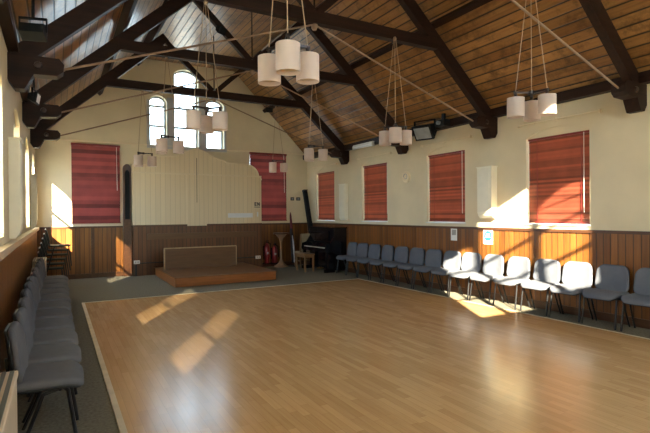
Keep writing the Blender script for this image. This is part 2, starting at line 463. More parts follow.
# grey stone mullions and outer jambs of the stage-wall window
mb = MB()
for a, b, z in ((2.70, 2.90, 4.86), (3.58, 3.80, 4.9), (2.17, 2.235, 4.76), (4.325, 4.39, 4.8)):
    mb.box(a, b, YB - .03, YB + .02, 3.46, z)
mb.box(2.17, 4.39, YB - .06, YB + .02, 3.44, 3.5)
struct(mb.build('trim_13', 'reveal', smooth=False))
# sills of the right-hand windows
for i, h in enumerate(side_holes):
    struct(MB().box(XR - .02, XR + .2, h[0] - .02, h[1] + .02, 1.385, 1.412).build('sill_%d' % (i+1), 'white', smooth=False))

def blind(name, label, h, x, side, mat, pitch, sw, tilt, group, z_bot=None, cord_u=None, z_top=None):
    """venetian blind in the plane X = x; tilt: slat angle from horizontal, inner edge raised when positive"""
    u0, u1 = h[0] + .003, h[1] - .003
    zt, zb = (z_top or h[3] + .01), (z_bot or h[2] + .012)
    r = root(name, (x, (u0+u1)/2, zb), label, 'blind', group)
    L = (u1 - u0) / 2; H = zt - zb
    MB().box(-.025, .025, -L, L, H - .045, H).build('headrail', 'redrail' if mat == 'red' else 'cream_slat', r, smooth=False)
    MB().box(-.014, .014, -L, L, 0, .022).build('bottom_rail', 'redrail' if mat == 'red' else 'cream_slat', r, smooth=False)
    mb = MB(); z = .03; dx, dz = math.cos(tilt)*sw/2, math.sin(tilt)*sw/2
    while z < H - .012:
        # inner edge is towards -side
        p = [(-side*dx, z+dz), (0, z + .0015), (side*dx, z-dz)]
        for (xa, za), (xb, zb2) in zip(p, p[1:]):
            vs = [mb.bm.verts.new(v) for v in ((xa, -L, za), (xa, L, za), (xb, L, zb2), (xb, -L, zb2))]
            mb.bm.faces.new(vs)
        z += pitch
    mb.build('slats', mat, r)
    for s_ in (-.7, .7):
        MB().box(-side*(dx+.004)-.001, -side*(dx+.004)+.001, s_*L-.006, s_*L+.006, .01, H-.03).build('ladder_tape', mat if mat == 'cream_slat' else 'redrail', r, smooth=False)
    cu = cord_u if cord_u is not None else -.86
    MB().tube([(-side*.034, cu*L, H-.03), (-side*.034, cu*L, H*.12)], .0055, 6).build('pull_cord', 'cord', r)
    return r
names = ['first', 'second', 'third', 'fourth']
rl = ['dark red venetian blind with sunlit lower half, next along from the sunlit cream heater box',
      'pink-red venetian blind between the round plaque and the cream heater box',
      'bright red venetian blind under the white batten light, before the round plaque',
      'small bright orange-red venetian blind above the black piano']
for i, h in enumerate(side_holes):
    blind('red_blind', rl[i], h, XR + .075, 1, 'red', .036, .046, math.radians(66), 'red venetian blinds on the chair-row wall', cord_u=-.80 if i < 2 else -.9)
for i, h in enumerate(side_holes[:3] + near_holes):
    blind('cream_blind', ['bright cream venetian blind at the picture edge above the grey chairs', 'sunlit cream venetian blind beyond the tall boxed wall heater', 'cream venetian blind far along the window ledge near stacked chairs',
           'added unseen cream venetian blind beside the camera, rear bay', 'added unseen cream venetian blind beside the camera above the heater'][i],
          h, XL - .075, -1, 'cream_slat', .042, .046, math.radians([-7, 40, -11, 62, -5][i]), 'cream blinds in the sunny wall', z_top=h[3] + .02)  # last pair hang unseen in the added bays, spreading extra light
# roller-like red blinds of the stage wall
def end_blind(h, label, y=YB - .033, mat='redroll', rail='redrail'):
    r = root('red_blind' if mat == 'redroll' else 'cream_blind', ((h[0]+h[1])/2, y, h[2]), label, 'blind', 'tall red blinds on the stage wall')
    L, H = (h[1]-h[0])/2 + (.02 if y > 0 else .07), h[3]-h[2]+.03
    MB().box(-L, L, -.03, .03, H-.06, H).build('headrail', 'redrail', r, smooth=False)
    mb = MB(); n = 40; e = .012 if y > 0 else -.012
    for k in range(n):
        z0, z1 = .02 + (H-.08)*k/n, .02 + (H-.08)*(k+1)/n
        vs = [mb.bm.verts.new(v) for v in ((-L+.01, e, z0), (L-.01, e, z0), (L-.01, -e, z1+.004), (-L+.01, -e, z1+.004))]
        mb.bm.faces.new(vs)
    mb.build('slats', mat, r, smooth=False)
    MB().box(-L, L, -.018, .018, 0, .03).build('bottom_rail', 'redrail', r, smooth=False)
    MB().tube([(L*.84, -.03, H-.05), (L*.86, -.03, H*.42)], .006, 6).build('pull_cord', 'cord', r)
end_blind(LOW[0], 'tall dark red blind on the stage wall between corner and cream screen')
end_blind(LOW[1], 'tall purple-red blind on the stage wall partly behind the cream screen')
for h, n_ in zip(LOW, ('first', 'second')): end_blind(h, 'added unseen cream blind in the wall behind the camera, %s from the heater side' % n_, YF + .033, 'fill_cloth', 'cream_slat')  # added sunlit cloth blinds act as soft fill behind the camera
# pale curtain rails above the side windows
for i, (y, z) in enumerate(zip(WIN_Y, (3.10, 3.08, 3.06, 3.05))):
    r = root('curtain_rail', (XR - .05, y, z), ['thin cream curtain rail above the sunlit red blind', 'thin cream curtain rail above the pink-red blind by the spotlight',
             'thin cream curtain rail above the red blind under the batten light', 'thin cream curtain rail above the blind over the piano'][i], 'curtain rail', 'curtain rails over the red blinds')
    MB().tube([(0, -.74, 0), (0, .72, 0)], .013, 8).build('rail', 'panelplain', r)
    for s_ in (-.72, 0, .70): MB().box(-.012, .05, s_-.015, s_+.015, -.02, .025).build('bracket', 'panelplain', r, smooth=False)

# ------------------------------------------------------------------ trusses
def make_truss():
    r = root('roof_truss', (0, 0, 0), '', 'roof truss', 'dark timber trusses')
    for s in (1, -1):
        P = lambda x, z: (XC + s*(x - XC), 0, z)
        # principal rafter: lies 0.2 below the boards
        MB().bar(P(6.98, 3.31), P(4.42, 5.635), .115, .20, (s*.7, 0, .7)).build('rafter', 'beam_x', r, smooth=False)
        hb = MB().prism([(XR, 3.34), (XR-.48, 3.34), (XR-.53, 3.28), (XR-.52, 3.20), (XR-.46, 3.15), (XR-.24, 3.14), (XR-.17, 3.0), (XR-.15, 2.97), (XR-.06, 2.97), (XR, 3.06)],
                        lambda u, v, t: Vector((XC + s*(u - XC), t, v)), -.095, .095)
        c = hb.build('corbel', 'beam_x', r, smooth=False)
        MB().lathe([(0, .03), (.035, .025), (.045, 0)], (XC + s*(XR-.28-XC), -.095, 3.24), 8, Matrix.Rotation(PI/2, 4, 'X')).build('bolt', 'bracket', c)
        MB().bar(P(3.36, 4.55), P(4.48, 5.60), .09, .11).build('strut', 'beam_x', r, smooth=False)
        MB().tube([P(6.54, 3.25), P(XC + .03, 4.36)], .014, 8).build('tie_rod', 'rod', r)
    MB().bar((.93, 0, 4.47), (2*XC - .93, 0, 4.47), .12, .175).build('collar_beam', 'beam_x', r, smooth=False)
    MB().tube([(XC, 0, 4.58), (XC, 0, FLAT)], .014, 8).build('king_rod', 'bracket', r)
    MB().lathe([(.0, -.05), (.03, -.05), (.045, -.02), (.045, .03), (0, .03)], (XC, 0, 4.34), 10).build('rod_boss', 'rod', r)
    return r
truss = make_truss(); index_kids()
tl = ['dark timber roof truss first from the camera end, over the heater', 'dark timber roof truss whose corbel stands above the dark blue end chair',
      'dark timber roof truss with corbel over the boxed heater by the sunlit blind', 'dark timber roof truss carrying a floodlight on its strut',
      'dark timber roof truss next to the stage wall, fifth in line']
for i, y in enumerate(TR):
    o = truss if i == 0 else copy_tree(truss)
    o.location = (0, y, 0); o['label'] = tl[i]

# ------------------------------------------------------------------ pendants
def make_pendant(angs, mbase='shade'):
    r = root('pendant_light', (0, 0, 0), '', 'pendant light', 'three-shade pendants on long cables')
    MB().lathe([(0, 0), (.026, 0), (.026, .03), (.015, .05), (0, .05)], (0, 0, 4.345), 12).build('ceiling_hook', 'cable', r)
    br = MB()
    R = .19
    br.lathe([(0, 2.965), (.035, 2.965), (.035, 3.005), (0, 3.005)], (0, 0, 0), 12)
    for a in angs:
        c, s_ = math.cos(a), math.sin(a)
        br.bar((0, 0, 2.985), (c*(R+.02), s_*(R+.02), 2.985), .028, .022)
        br.tube([(c*R, s_*R, 2.99), (c*R, s_*R, 2.88)], .018, 8)
    br.build('bracket', 'bracket', r)
    for a in angs:
        c, s_ = math.cos(a)*R, math.sin(a)*R
        MB().tube([(c, s_, 3.0), (c*.10, s_*.10, 4.36)], .0048, 6).build('cable', 'cable', r)
        sh = MB().lathe([(.096, 2.70), (.096, 2.92), (.092, 2.92), (.092, 2.70)], (c, s_, 0), 28, closed=True).build('lamp_shade', mbase, r)
        MB().lathe([(0, 2.735), (.091, 2.735), (.091, 2.739), (0, 2.739)], (c, s_, 0), 24).build('diffuser', 'shade_in', sh)
        MB().lathe([(.091, 2.905), (.091, 2.91), (.02, 2.91), (.02, 2.905)], (c, s_, 0), 24, closed=True).build('shade_top', 'shade_in', sh)
    return r
rad = math.radians
pend = [(1.64, TR[1]-.07, (112, 250, -6), 'big three-shade pendant hanging in front of the truss at upper middle'),
        (4.80, TR[1]+.02, (156, 276, 36), 'white-lit pendant of cylinder shades above the sunlit red blind'),
        (1.72, TR[2]+.02, (195, 315, 75), 'pale pendant hanging before the tall bright stage-wall window'),
        (4.69, TR[2]-.12, (112, 232, -8), 'pendant of pinkish shades over the round plaque and truss corbel'),
        (1.72, TR[3]+.02, (110, 230, -10), 'pendant with two visible shades just above the cream screen top'),
        (4.60, TR[3]-.08, (90, 210, -30), 'pendant hanging near the corbel above the piano corner'),
        (1.70, TR[4]+.05, (112, 232, -8), 'small pendant at the cream screen upper corner by the red blind'),
        (4.96, TR[4]+.10, (97, 217, -23), 'small pendant hanging in front of the purple-red stage-wall blind')]
for x, y, an, lab in pend:
    p = make_pendant([rad(a) for a in an]); p.location = (x, y, 0); p['label'] = lab

# ------------------------------------------------------------------ chairs
def make_chair(fab, name, cat_label, group):
    r = root(name, (0, 0, 0), cat_label, 'chair', group)
    def seatf(a, b, c):                             # a along X (depth), b across
        z = .425 + c - .045 * max(0, (a - .10) / .13)**2 - .008 * (1 - (b/.24)**2)
        return (a, b, z)
    MB().pillow(.46, .495, .06, .10, seatf, .016).build('seat', fab, r)
    MB().pillow(.43, .465, .025, .09, lambda a, b, c: (a, b, .408 + c - .045 * max(0, (a - .10) / .13)**2), .008).build('seat_shell', 'black', r)
    def backf(off):
        def f(a, b, c):                             # a across, b up, c thickness towards the front
            y = a * (1 - .10 * (b + .18) / .36)
            x = -.175 - .13 * (b + .18) + c + off + .55 * a * a
            return (x - .035, y, .645 + b)
        return f
    MB().pillow(.49, .39, .045, .11, backf(.012), .014).build('backrest', fab, r)
    MB().pillow(.47, .37, .02, .10, backf(-.006), .006).build('backrest_shell', 'black', r)
    for s in (-1, 1):
        MB().tube([(.10, s*.20, .415), (.13, s*.222, .39), (.165, s*.228, .15), (.185, s*.232, 0)], .0135, 8).build('leg', 'leg', r)
        MB().tube([(.09, s*.20, .41), (-.02, s*.222, .385), (-.10, s*.228, .17), (-.175, s*.232, 0)], .0135, 8).build('leg', 'leg', r)
        MB().tube([(-.05, s*.13, .408), (-.18, s*.13, .415), (-.222, s*.13, .48), (-.240, s*.13, .64)], .011, 8).build('back_support', 'leg', r)
    MB().tube([(.08, -.215, .402), (.08, .215, .402)], .011, 8).tube([(-.06, -.215, .402), (-.06, .215, .402)], .011, 8).build('seat_frame', 'leg', r)
    return r
ords = ['first','second','third','fourth','fifth','sixth','seventh','eighth','ninth','tenth','eleventh','twelfth','thirteenth','fourteenth','fifteenth']
chairA = make_chair('fab', 'conference_chair', '', 'grey chairs along the sunny window wall')
chairB = make_chair('fabblue', 'conference_chair', '', 'blue-grey chairs under the red blinds')
index_kids()
NL = 11
for i in range(NL):
    o = chairA if i == 0 else copy_tree(chairA)
    o.location = (-.055 + random.uniform(-.015, .015), 3.98 + .61*i, 0); o.rotation_euler.z = random.uniform(-.04, .04)
    o['label'] = 'dark grey upholstered chair, %s from the slotted-top heater in the window-ledge row' % ords[i]
ys = [10.82 - .532*i for i in range(15)]
for i, y in enumerate(ys):
    o = chairB if i == 0 else copy_tree(chairB)
    o.location = (6.765 + random.uniform(-.012, .012), y + random.uniform(-.015, .015), 0); o.rotation_euler.z = PI + random.uniform(-.05, .05)
    sun = 'sunlit pale ' if 7 <= i <= 12 else 'dark '
    o['label'] = sun + 'blue-grey chair, %s from the piano in the row under red blinds' % ords[i]

# stacked dark chairs in the corner
def make_stacker():
    r = root('stacking_chair', (0, 0, 0), '', 'chair', 'dark chairs stacked in the corner')
    MB().pillow(.42, .43, .03, .07, lambda a, b, c: (a, b, .43 + c), .01).build('seat', 'fabgreen', r)
    MB().pillow(.43, .26, .025, .06, lambda a, b, c: (-.215 - .22*(b + .13) + c, a, .67 + b), .008).build('backrest', 'fabgreen', r)
    for s in (-1, 1):
        MB().tube([(.17, s*.225, .435), (.20, s*.235, .2), (.22, s*.24, 0)], .012, 8).build('leg', 'leg', r)
        MB().tube([(-.10, s*.225, .435), (-.17, s*.235, .2), (-.22, s*.24, 0)], .012, 8).build('leg', 'leg', r)
        MB().tube([(-.10, s*.225, .44), (-.20, s*.225, .46), (-.24, s*.225, .60), (-.275, s*.225, .805)], .011, 8).build('back_upright', 'leg', r)
    MB().tube([(-.277, -.225, .81), (-.277, .225, .81)], .014, 8).build('top_tube', 'socket', r)
    return r
st = make_stacker(); index_kids()
so = ['bottom', 'second', 'third', 'fourth', 'fifth', 'topmost']
for i in range(6):
    o = st if i == 0 else copy_tree(st)
    o.location = (-.07 + .028*i, 12.15, .10*i)
    o['label'] = 'dark green stacking chair, %s of the stack in the corner' % (so[i] if i in (0, 5) else so[i] + ' up')

# ------------------------------------------------------------------ heaters
def heater(y0, y1, x1, h, label):
    r = root('convector_heater', (0, y0, 0), label, 'heater')
    x0 = XL + .04
    L = y1 - y0
    MB().box(x0, x1, 0, L, .06, h - .03).build('body', 'heater', r, smooth=False, bevel=.008)
    MB().box(x0, x1 + .006, -.006, L + .006, h - .03, h).build('top', 'heater', r, smooth=False, bevel=.006)
    mb = MB()
    for k in range(5): 
        xx = x0 + .02 + (x1 - x0 - .05)*k/4
        mb.box(xx, xx + .02, .03, L - .02, h - .004, h + .008)
    mb.build('grille', 'grille', r, smooth=False)
    for yy in (.08, L - .14): MB().box(x0 + .02, x1 - .02, yy, yy + .06, 0, .06).build('foot', 'black', r, smooth=False)
heater(1.4, 3.12, -.195, .75, 'cream convector heater with dark slotted top beside the first grey chair')
heater(10.45, 11.3, -.18, .76, 'cream heater end low between chair row and corner stack')
# tall boxed wall heaters
def wallbox(x, s, y, w, d, z0, z1, label):
    r = root('wall_heater', (x, y, z0), label, 'heater', 'tall boxed wall heaters')
    prof = [(0, 0), (d*.55, 0), (d*.85, .05), (d, .11), (d, z1-z0), (0, z1-z0)]
    MB().prism(prof, lambda u, v, t: Vector((s*u, t, v)), -w/2, w/2).build('casing', 'boxwhite', r, smooth=False, bevel=.008)
    MB().box(min(s*d, s*(d+.006)), max(s*d, s*(d+.006)), -w/2 + .05, w/2 - .05, .16, z1-z0-.1).build('front_panel', 'boxwhite', r, smooth=False)
    MB().box(min(0, s*(d+.01)), max(0, s*(d+.01)), -w/2 - .008, w/2 + .008, z1-z0, z1-z0+.02).build('cap', 'boxwhite', r, smooth=False)
wallbox(XR, -1, 6.22, .34, .16, 1.50, 2.44, 'tall cream boxed heater on the wall in the sun patch')
wallbox(XR, -1, 11.33, .30, .12, 1.42, 2.42, 'tall cream boxed heater between the two red blinds near the piano')
wallbox(XL, 1, 6.20, .34, .11, 1.36, 2.42, 'tall boxed heater on the ledge wall, first along')
wallbox(XL, 1, 11.25, .34, .10, 1.36, 2.42, 'tall boxed heater on the ledge wall above the far chairs')

# ------------------------------------------------------------------ cream stage screen
r = root('stage_screen', (0, 13.36, 0), 'wide cream boarded stage screen with curved top and brown lower half', 'screen')
x0, x1 = 1.76, 5.38
def qarc(cx, cz, rx, rz, a0, a1, n=8): return [(cx + rx*math.cos(a0+(a1-a0)*i/n), cz + rz*math.sin(a0+(a1-a0)*i/n)) for i in range(n+1)]
def top_curve():
    pts = [(x0, 2.93), (2.28, 2.95), (2.30, 3.18), (2.76, 3.20)]
    for i in range(1, 13):                          # swan-neck rise to the middle and down again
        t = i/12; pts.append((2.76 + (3.45-2.76)*t, 3.20 + .24*(.5 - .5*math.cos(PI*t))))
    for i in range(1, 13):
        t = i/12; pts.append((3.45 + (4.26-3.45)*t, 3.44 - .28*(.5 - .5*math.cos(PI*t))))
    pts += [(4.30, 3.10), (4.85, 3.08)]
    pts += [(4.85 + .44*math.sin(PI/2*i/8), 2.74 + .34*math.cos(PI/2*i/8)) for i in range(1, 9)]
    pts += [(5.36, 2.70), (x1, 2.62)]
    return pts
tc_ = top_curve()
fz = lambda u, v, t: Vector((u, t, v))
MB().prism([(x0, 1.34)] + [(x1, 1.34)] + tc_[::-1], fz, .04, .20).build('upper_boarding', 'panel', r, smooth=False)
MB().box(x0, x1, .04, .20, 0, 1.34).build('lower_boarding', 'dado_dark', r, smooth=False)
mb = MB()
for a, b in zip(tc_, tc_[1:]):
    if abs(a[0]-b[0]) + abs(a[1]-b[1]) > 1e-4: mb.bar((a[0], .11, a[1]+.012), (b[0], .11, b[1]+.012), .18, .03, (0, 0, 1) if abs(a[0]-b[0]) > 1e-3 else (1, 0, 0))
mb.build('top_capping', 'panelplain', r, smooth=False)
MB().box(x0, x1, .02, .045, 2.72, 2.76).build('moulding', 'panelplain', r, smooth=False)
MB().box(3.17, 3.72, .015, .04, 1.30, 2.72).build('centre_pilaster', 'panel', r, smooth=False)
MB().box(x0, 3.17, .01, .05, 1.30, 1.345).box(3.72, x1, .01, .05, 1.30, 1.345).build('dado_rail', 'cap', r, smooth=False)
MB().box(2.12, 5.22, .0, .045, .95, 1.11).build('rail_board', 'board', r, smooth=False)
MB().box(3.436, 3.448, .012, .02, 1.95, 3.20).build('centre_joint', 'cap', r, smooth=False)
MB().box(x0 + .06, x1 - .06, .015, .04, .32, .345).build('cable_trunking', 'black', r, smooth=False)
MB().box(1.80, 1.86, .025, .04, 0, .30).build('cable_drop', 'black', r, smooth=False)
# dark arched surround beside the screen
r2 = root('arched_surround', (1.64, YB - .03, 0), 'dark brown arched surround on the edge of the cream screen', 'surround')
MB().prism([(-.10, 0), (.10, 0), (.10, 2.84)] + [(.10*math.cos(a), 2.84 + .12*math.sin(a)) for a in (rad(30), rad(60), rad(90), rad(120), rad(150))] + [(-.10, 2.84)], lambda u, v, t: Vector((u, t, v)), -.14, 0).build('post', 'cap', r2, smooth=False)
MB().prism([(-.06, 1.5), (.06, 1.5), (.06, 2.7)] + [(.06*math.cos(a), 2.7 + .1*math.sin(a)) for a in (rad(30), rad(60), rad(90), rad(120), rad(150))] + [(-.06, 2.7)], lambda u, v, t: Vector((u, t, v)), -.155, -.14).build('niche_shade', 'blackrub', r2, smooth=False)  # black panel on the post stands in for a hollow's darkness
# sockets, sign, strip
for x, z, lab in ((1.84, .37, 'white socket low on the brown screen by its corner post'), (5.24, .33, 'white socket low on the brown screen beside the extinguishers')):
    s_ = root('wall_socket', (x, 13.36, z), lab, 'socket', 'white sockets on the screen')
    MB().box(-.075, .075, -.035, .012, -.045, .045).build('socket_plate', 'socket', s_, smooth=False, bevel=.006)
    for q in (-.03, .03): MB().box(q-.015, q+.015, -.038, -.034, -.02, .02).build('switch_rocker', 'greyprint', s_, smooth=False)
s_ = root('wall_sign', (5.24, 13.40, 1.90), 'small dark lettered sign near the cream screen upper edge', 'sign')
MB().box(-.10, .10, -.012, 0, -.11, .09).build('sign_board', 'panelplain', s_, smooth=False)
mb = MB()
for a in ((-.085,-.06,-.04,.07), (-.06,-.02,-.04,-.015), (-.06,-.02,.045,.07), (-.06,-.025,.003,.028), (.0,.022,-.04,.07), (.062,.084,-.04,.07)): mb.box(a[0], a[1], -.016, -.012, a[2], a[3])
mb.bar((.018, -.014, .06), (.066, -.014, -.03), .004, .026)
mb.build('lettering', 'ink', s_, smooth=False)
MB().box(-.095, .095, -.015, -.012, -.085, -.065).build('underline', 'ink', s_, smooth=False)
s_ = root('white_strip', (4.72, 13.395, 1.58), 'long white strip low on the cream boards', 'notice')  # plain white strip across the lower cream boards
MB().box(-.38, .38, -.006, 0, -.065, .065).build('strip_face', 'paper', s_, smooth=False)
tag(MB().box(5.235, 5.275, 13.388, 13.40, 1.54, 1.68).build('switch_plate', 'paper', smooth=False), 'small white switch plate beside the long white strip', 'switch')
for x, w, lab in ((6.53, .12, 'dark square switch plate on the cream stage wall by the red blind'), (6.74, .14, 'dark wider switch plate on the stage wall near the corner')):
    s_ = root('switch_plate', (x, YB, 2.09), lab, 'switch', 'dark switch plates')
    MB().box(-w/2, w/2, -.012, 0, -.05, .05).build('plate', 'ink', s_, smooth=False, bevel=.003)
    MB().box(-w/4, w/4, -.018, -.012, -.02, .02).build('rocker', 'greyprint', s_, smooth=False)

# ------------------------------------------------------------------ low platform and board
r = root('stage_platform', (2.27, 10.72, 0), 'low varnished wooden platform in front of the cream screen', 'platform')
MB().box(0, 2.40, 0, 2.45, .01, .205).build('skirt', 'orange', r, smooth=False, bevel=.004)
MB().box(-.015, 2.415, -.015, 2.46, .205, .225).build('top', 'stagetop', r, smooth=False)
r = root('front_board', (3.31, 12.42, .226), 'upright brown board with pale edging standing on the platform', 'board')
MB().box(-.93, .93, 0, .05, 0, .52).build('board_panel', 'board', r, smooth=False)
MB().box(-.945, .945, -.008, .056, .52, .545).box(-.95, -.925, -.008, .056, 0, .52).box(.925, .95, -.008, .056, 0, .52).build('edging', 'paleedge', r, smooth=False)
for x in (-.6, .6): MB().prism([(.05, 0), (.36, 0), (.05, .4)], lambda u, v, t: Vector((t, u, v)), x-.02, x+.02).build('brace', 'board', r, smooth=False)

# ------------------------------------------------------------------ corner by the piano
r = root('upright_piano', (7.02, 11.93, 0), 'black upright piano against the wall under the small red blind', 'piano')
L = .72                                             # faces -X
MB().box(-.40, 0, -L, L, .05, 1.20).build('case', 'piano', r, smooth=False, bevel=.006)
MB().box(-.43, .01, -L-.02, L+.02, 1.20, 1.235).build('lid', 'piano', r, smooth=False, bevel=.006)
for s in (-1, 1):
    MB().prism([(-.40, .56), (-.66, .56), (-.68, .62), (-.66, .76), (-.52, .80), (-.40, .98)], lambda u, v, t: Vector((u, t, v)), s*L - (.05 if s > 0 else 0), s*L + (.05 if s < 0 else 0)).build('cheek', 'piano', r, smooth=False)
    MB().box(-.64, -.57, s*(L-.05)-.035, s*(L-.05)+.035, .09, .58).build('leg', 'piano', r, smooth=False, bevel=.005)
    MB().box(-.68, -.38, s*(L-.05)-.045, s*(L-.05)+.045, 0, .09).build('toe_block', 'piano', r, smooth=False)
MB().box(-.66, -.40, -L+.05, L-.05, .56, .66).build('key_bed', 'piano', r, smooth=False)
mb = MB()
for k in range(52): mb.box(-.645, -.50, -.615 + k*.02365, -.615 + k*.02365 + .0222, .66, .684)
mb.build('white_keys', 'ivory', r, smooth=False)
mb = MB()
for k in range(51):
    if k % 7 in (0, 1, 3, 4, 5): mb.box(-.595, -.50, -.615 + (k+1)*.02365 - .006, -.615 + (k+1)*.02365 + .006, .684, .695)
mb.build('black_keys', 'piano', r, smooth=False)
MB().bar((-.50, -L+.05, .74), (-.50, L-.05, .74), .015, .12).build('fallboard', 'piano', r, smooth=False)
MB().box(-.425, -.40, -.45, .45, .86, 1.12).box(-.47, -.40, -.45, .45, .85, .865).build('music_desk', 'piano', r, smooth=False)
for y in (-.1, 0, .1): MB().tube([(-.38, y, .08), (-.50, y, .05)], .012, 8).build('pedal', 'brass', r)
r = root('piano_bench', (6.12, 12.0, 0), 'small tan wooden bench in front of the black piano', 'bench')
MB().box(-.16, .16, -.30, .30, .46, .50).build('seat', 'tan', r, smooth=False, bevel=.008)
MB().box(-.13, .13, -.27, .27, .39, .46).build('apron', 'tan', r, smooth=False)
for sx in (-1, 1):
    for sy in (-1, 1): MB().bar((sx*.125, sy*.26, 0), (sx*.125, sy*.26, .46), .04, .04, (1, 0, 0)).build('leg', 'tan', r, smooth=False)
r = root('wooden_chair', (6.52, 12.92, 0), 'wooden chair with a tall pale padded back beside the piano', 'chair', None, PI/2)
MB().pillow(.40, .40, .05, .05, lambda a, b, c: (a, b, .43 + c), .012).build('seat', 'palecloth', r)
MB().pillow(.34, .52, .05, .06, lambda a, b, c: (-.19 - .08*b + c, a, .76 + b), .014).build('backrest', 'palecloth', r)
for s in (-1, 1):
    MB().bar((.17, s*.17, 0), (.17, s*.17, .43), .04, .04, (1, 0, 0)).build('leg', 'tan', r, smooth=False)
    MB().tube([(-.20, s*.18, 0), (-.18, s*.18, .45), (-.235, s*.18, 1.0)], .021, 8).build('leg', 'tan', r)
    MB().bar((-.18, s*.17, .2), (.17, s*.17, .2), .02, .03).build('stretcher', 'tan', r, smooth=False)
# long dark case leaning in the corner
r = root('leaning_case', (6.93, 12.82, 0), 'long narrow black case leaning in the corner behind the piano', 'case')
MB().bar((-.0, .0, .0), (-.04, .66, 2.34), .13, .11, (0, 1, 0)).build('case_body', 'blackrub', r, smooth=False, bevel=.01)
MB().bar((-.0399, .657, 2.33), (-.041, .667, 2.37), .14, .12, (0, 1, 0)).build('end_cap', 'black', r, smooth=False)
r = root('furled_banner', (6.37, 13.30, 0), 'furled dark banner with white stripe standing by the pedestal', 'banner')
MB().tube([(0, 0, .03), (-.02, .12, 1.62)], .012, 8).build('pole', 'cap', r)
MB().lathe([(0, 0), (.16, 0), (.16, .02), (.04, .035), (0, .035)], (0, 0, 0), 18).build('base', 'black', r)
MB().tube([(0, 0, .10), (.0, .01, .3), (-.005, .03, .7), (-.015, .08, 1.2), (-.02, .115, 1.56)], [.03, .055, .06, .04, .02], 14).build('cloth', 'flag', r)
MB().tube([(.03, -.035, .12), (.015, -.05, .45), (-.01, -.045, .75), (-.02, .0, .95)], [.02, .026, .022, .01], 10).build('stripe', 'flagwhite', r)
MB().tube([(-.012, .07, 1.16), (-.02, .11, 1.55), (-.021, .122, 1.66)], [.045, .03, .012], 12).build('top_band', 'flagred', r)
r = root('pedestal_stand', (5.98, 13.32, 0), 'slim wooden pedestal flaring at top and foot, by the furled banner', 'pedestal')
MB().lathe([(0, 0), (.22, 0), (.22, .03), (.15, .06), (.07, .14), (.035, .25), (.03, .55), (.035, .75), (.07, .87), (.15, .97), (.19, 1.0), (0, 1.0)], seg=24).build('column', 'ped', r)
MB().lathe([(0, 1.0), (.24, 1.0), (.245, 1.02), (.24, 1.04), (0, 1.04)], seg=24).build('table_top', 'cap', r)
for x, h, lab in ((5.58, .62, 'red fire extinguisher beside the cream screen end'), (5.83, .54, 'shorter red fire extinguisher between its twin and the pedestal')):
    r = root('fire_extinguisher', (x, 13.48, .12), lab, 'fire extinguisher', 'red extinguishers')
    MB().lathe([(0, 0), (.075, 0), (.08, .02), (.08, h-.14), (.06, h-.07), (.025, h-.03), (.025, h), (0, h)], seg=20).build('cylinder', 'extred', r)
    MB().box(-.02, .02, -.09, .03, h, h+.035).box(-.015, .015, -.11, .02, h+.05, h+.07).build('handle', 'blackrub', r, smooth=False)
    MB().tube([(.02, -.02, h+.01), (.10, -.03, h-.03), (.115, -.04, h-.2), (.10, -.05, h-.36)], .013, 8).build('hose', 'blackrub', r)
    MB().box(-.03, .03, -.084, -.078, h*.45, h*.56).build('label_panel', 'greyprint', r, smooth=False)
    MB().box(-.05, .05, .06, YB - .028 - 13.48, .1, h-.1).box(-.085, .085, -.05, YB - .028 - 13.48, -.03, 0).build('wall_bracket', 'blackrub', r, smooth=False)

# ------------------------------------------------------------------ things on the chair-row wall
r = root('wall_plaque', (XR, 8.65, 2.44), 'round cream plaque with a swirl on the wall between red blinds', 'plaque')
rotY = Matrix.Rotation(-PI/2, 4, 'Y')
MB().lathe([(0, .02), (.105, .02), (.115, .035), (.135, .03), (.14, 0), (0, 0)], seg=32, mat=rotY).build('disc', 'panelplain', r)
mb = MB()
mb.tube([(-.028, .075*math.cos(a)*(1-a/9), .09*math.sin(a)*(1-a/9)) for a in [i*.35 for i in range(18)]], .008, 6)
mb.build('swirl', 'greyprint', r)
def notice(y, z, w, h, label):
    r = root('wall_notice', (XR - .031, y, z), label, 'notice')
    MB().box(-.004, 0, -w/2, w/2, -h/2, h/2).build('sheet', 'paper', r, smooth=False)
    return r
r = notice(7.12, 1.165, .17, .24, 'white notice with a grey picture on the brown boarding')
MB().box(-.006, -.004, -.06, .055, -.01, .10).build('picture', 'greyprint', r, smooth=False)
r = notice(6.245, 1.17, .22, .31, 'white notice with a teal disc on the sunlit brown boarding')
MB().lathe([(0, 0), (.095, 0), (.095, .003), (0, .003)], (-.004, 0, .0), 24, rotY).build('teal_disc', 'teal', r)
mb = MB()
for k in range(3): mb.box(-.009, -.007, -.06 + .008*k, .06 - .008*k, -.01 + .03*k - .02, .0 + .03*k - .02)
mb.build('print_lines', 'paper', r, smooth=False)

def floodlight(loc, rz, tilt, label, size=1., face='lampface', up=.16, stem=0):
    r = root('mounted_floodlight', loc, label, 'floodlight', None, rz)   # local: faces +X, hangs below a bracket
    mt = Matrix.Rotation(tilt, 4, 'Y') @ Matrix.Scale(size, 4)
    MB().prism([(-.10, -.07), (.06, -.13), (.09, -.13), (.09, .13), (.06, .13), (-.10, .07)], lambda u, v, t: mt @ Vector((u, t, v)), -.17, .17).build('housing', 'blackrub', r, smooth=False)
    MB().box(.088, .096, -.14, .14, -.10, .10, mt).build('glass_face', face, r, smooth=False)
    s = size
    MB().box(-.02*s, .02*s, -.195*s, -.18*s, -.02*s, up).box(-.02*s, .02*s, .18*s, .195*s, -.02*s, up).box(-.02*s, .02*s, -.195*s, .195*s, up-.015, up).build('yoke', 'blackrub', r, smooth=False)
    if stem: MB().tube([(0, 0, up - .01), (0, 0, up + stem)], .012, 8).build('stem', 'blackrub', r)
    return r
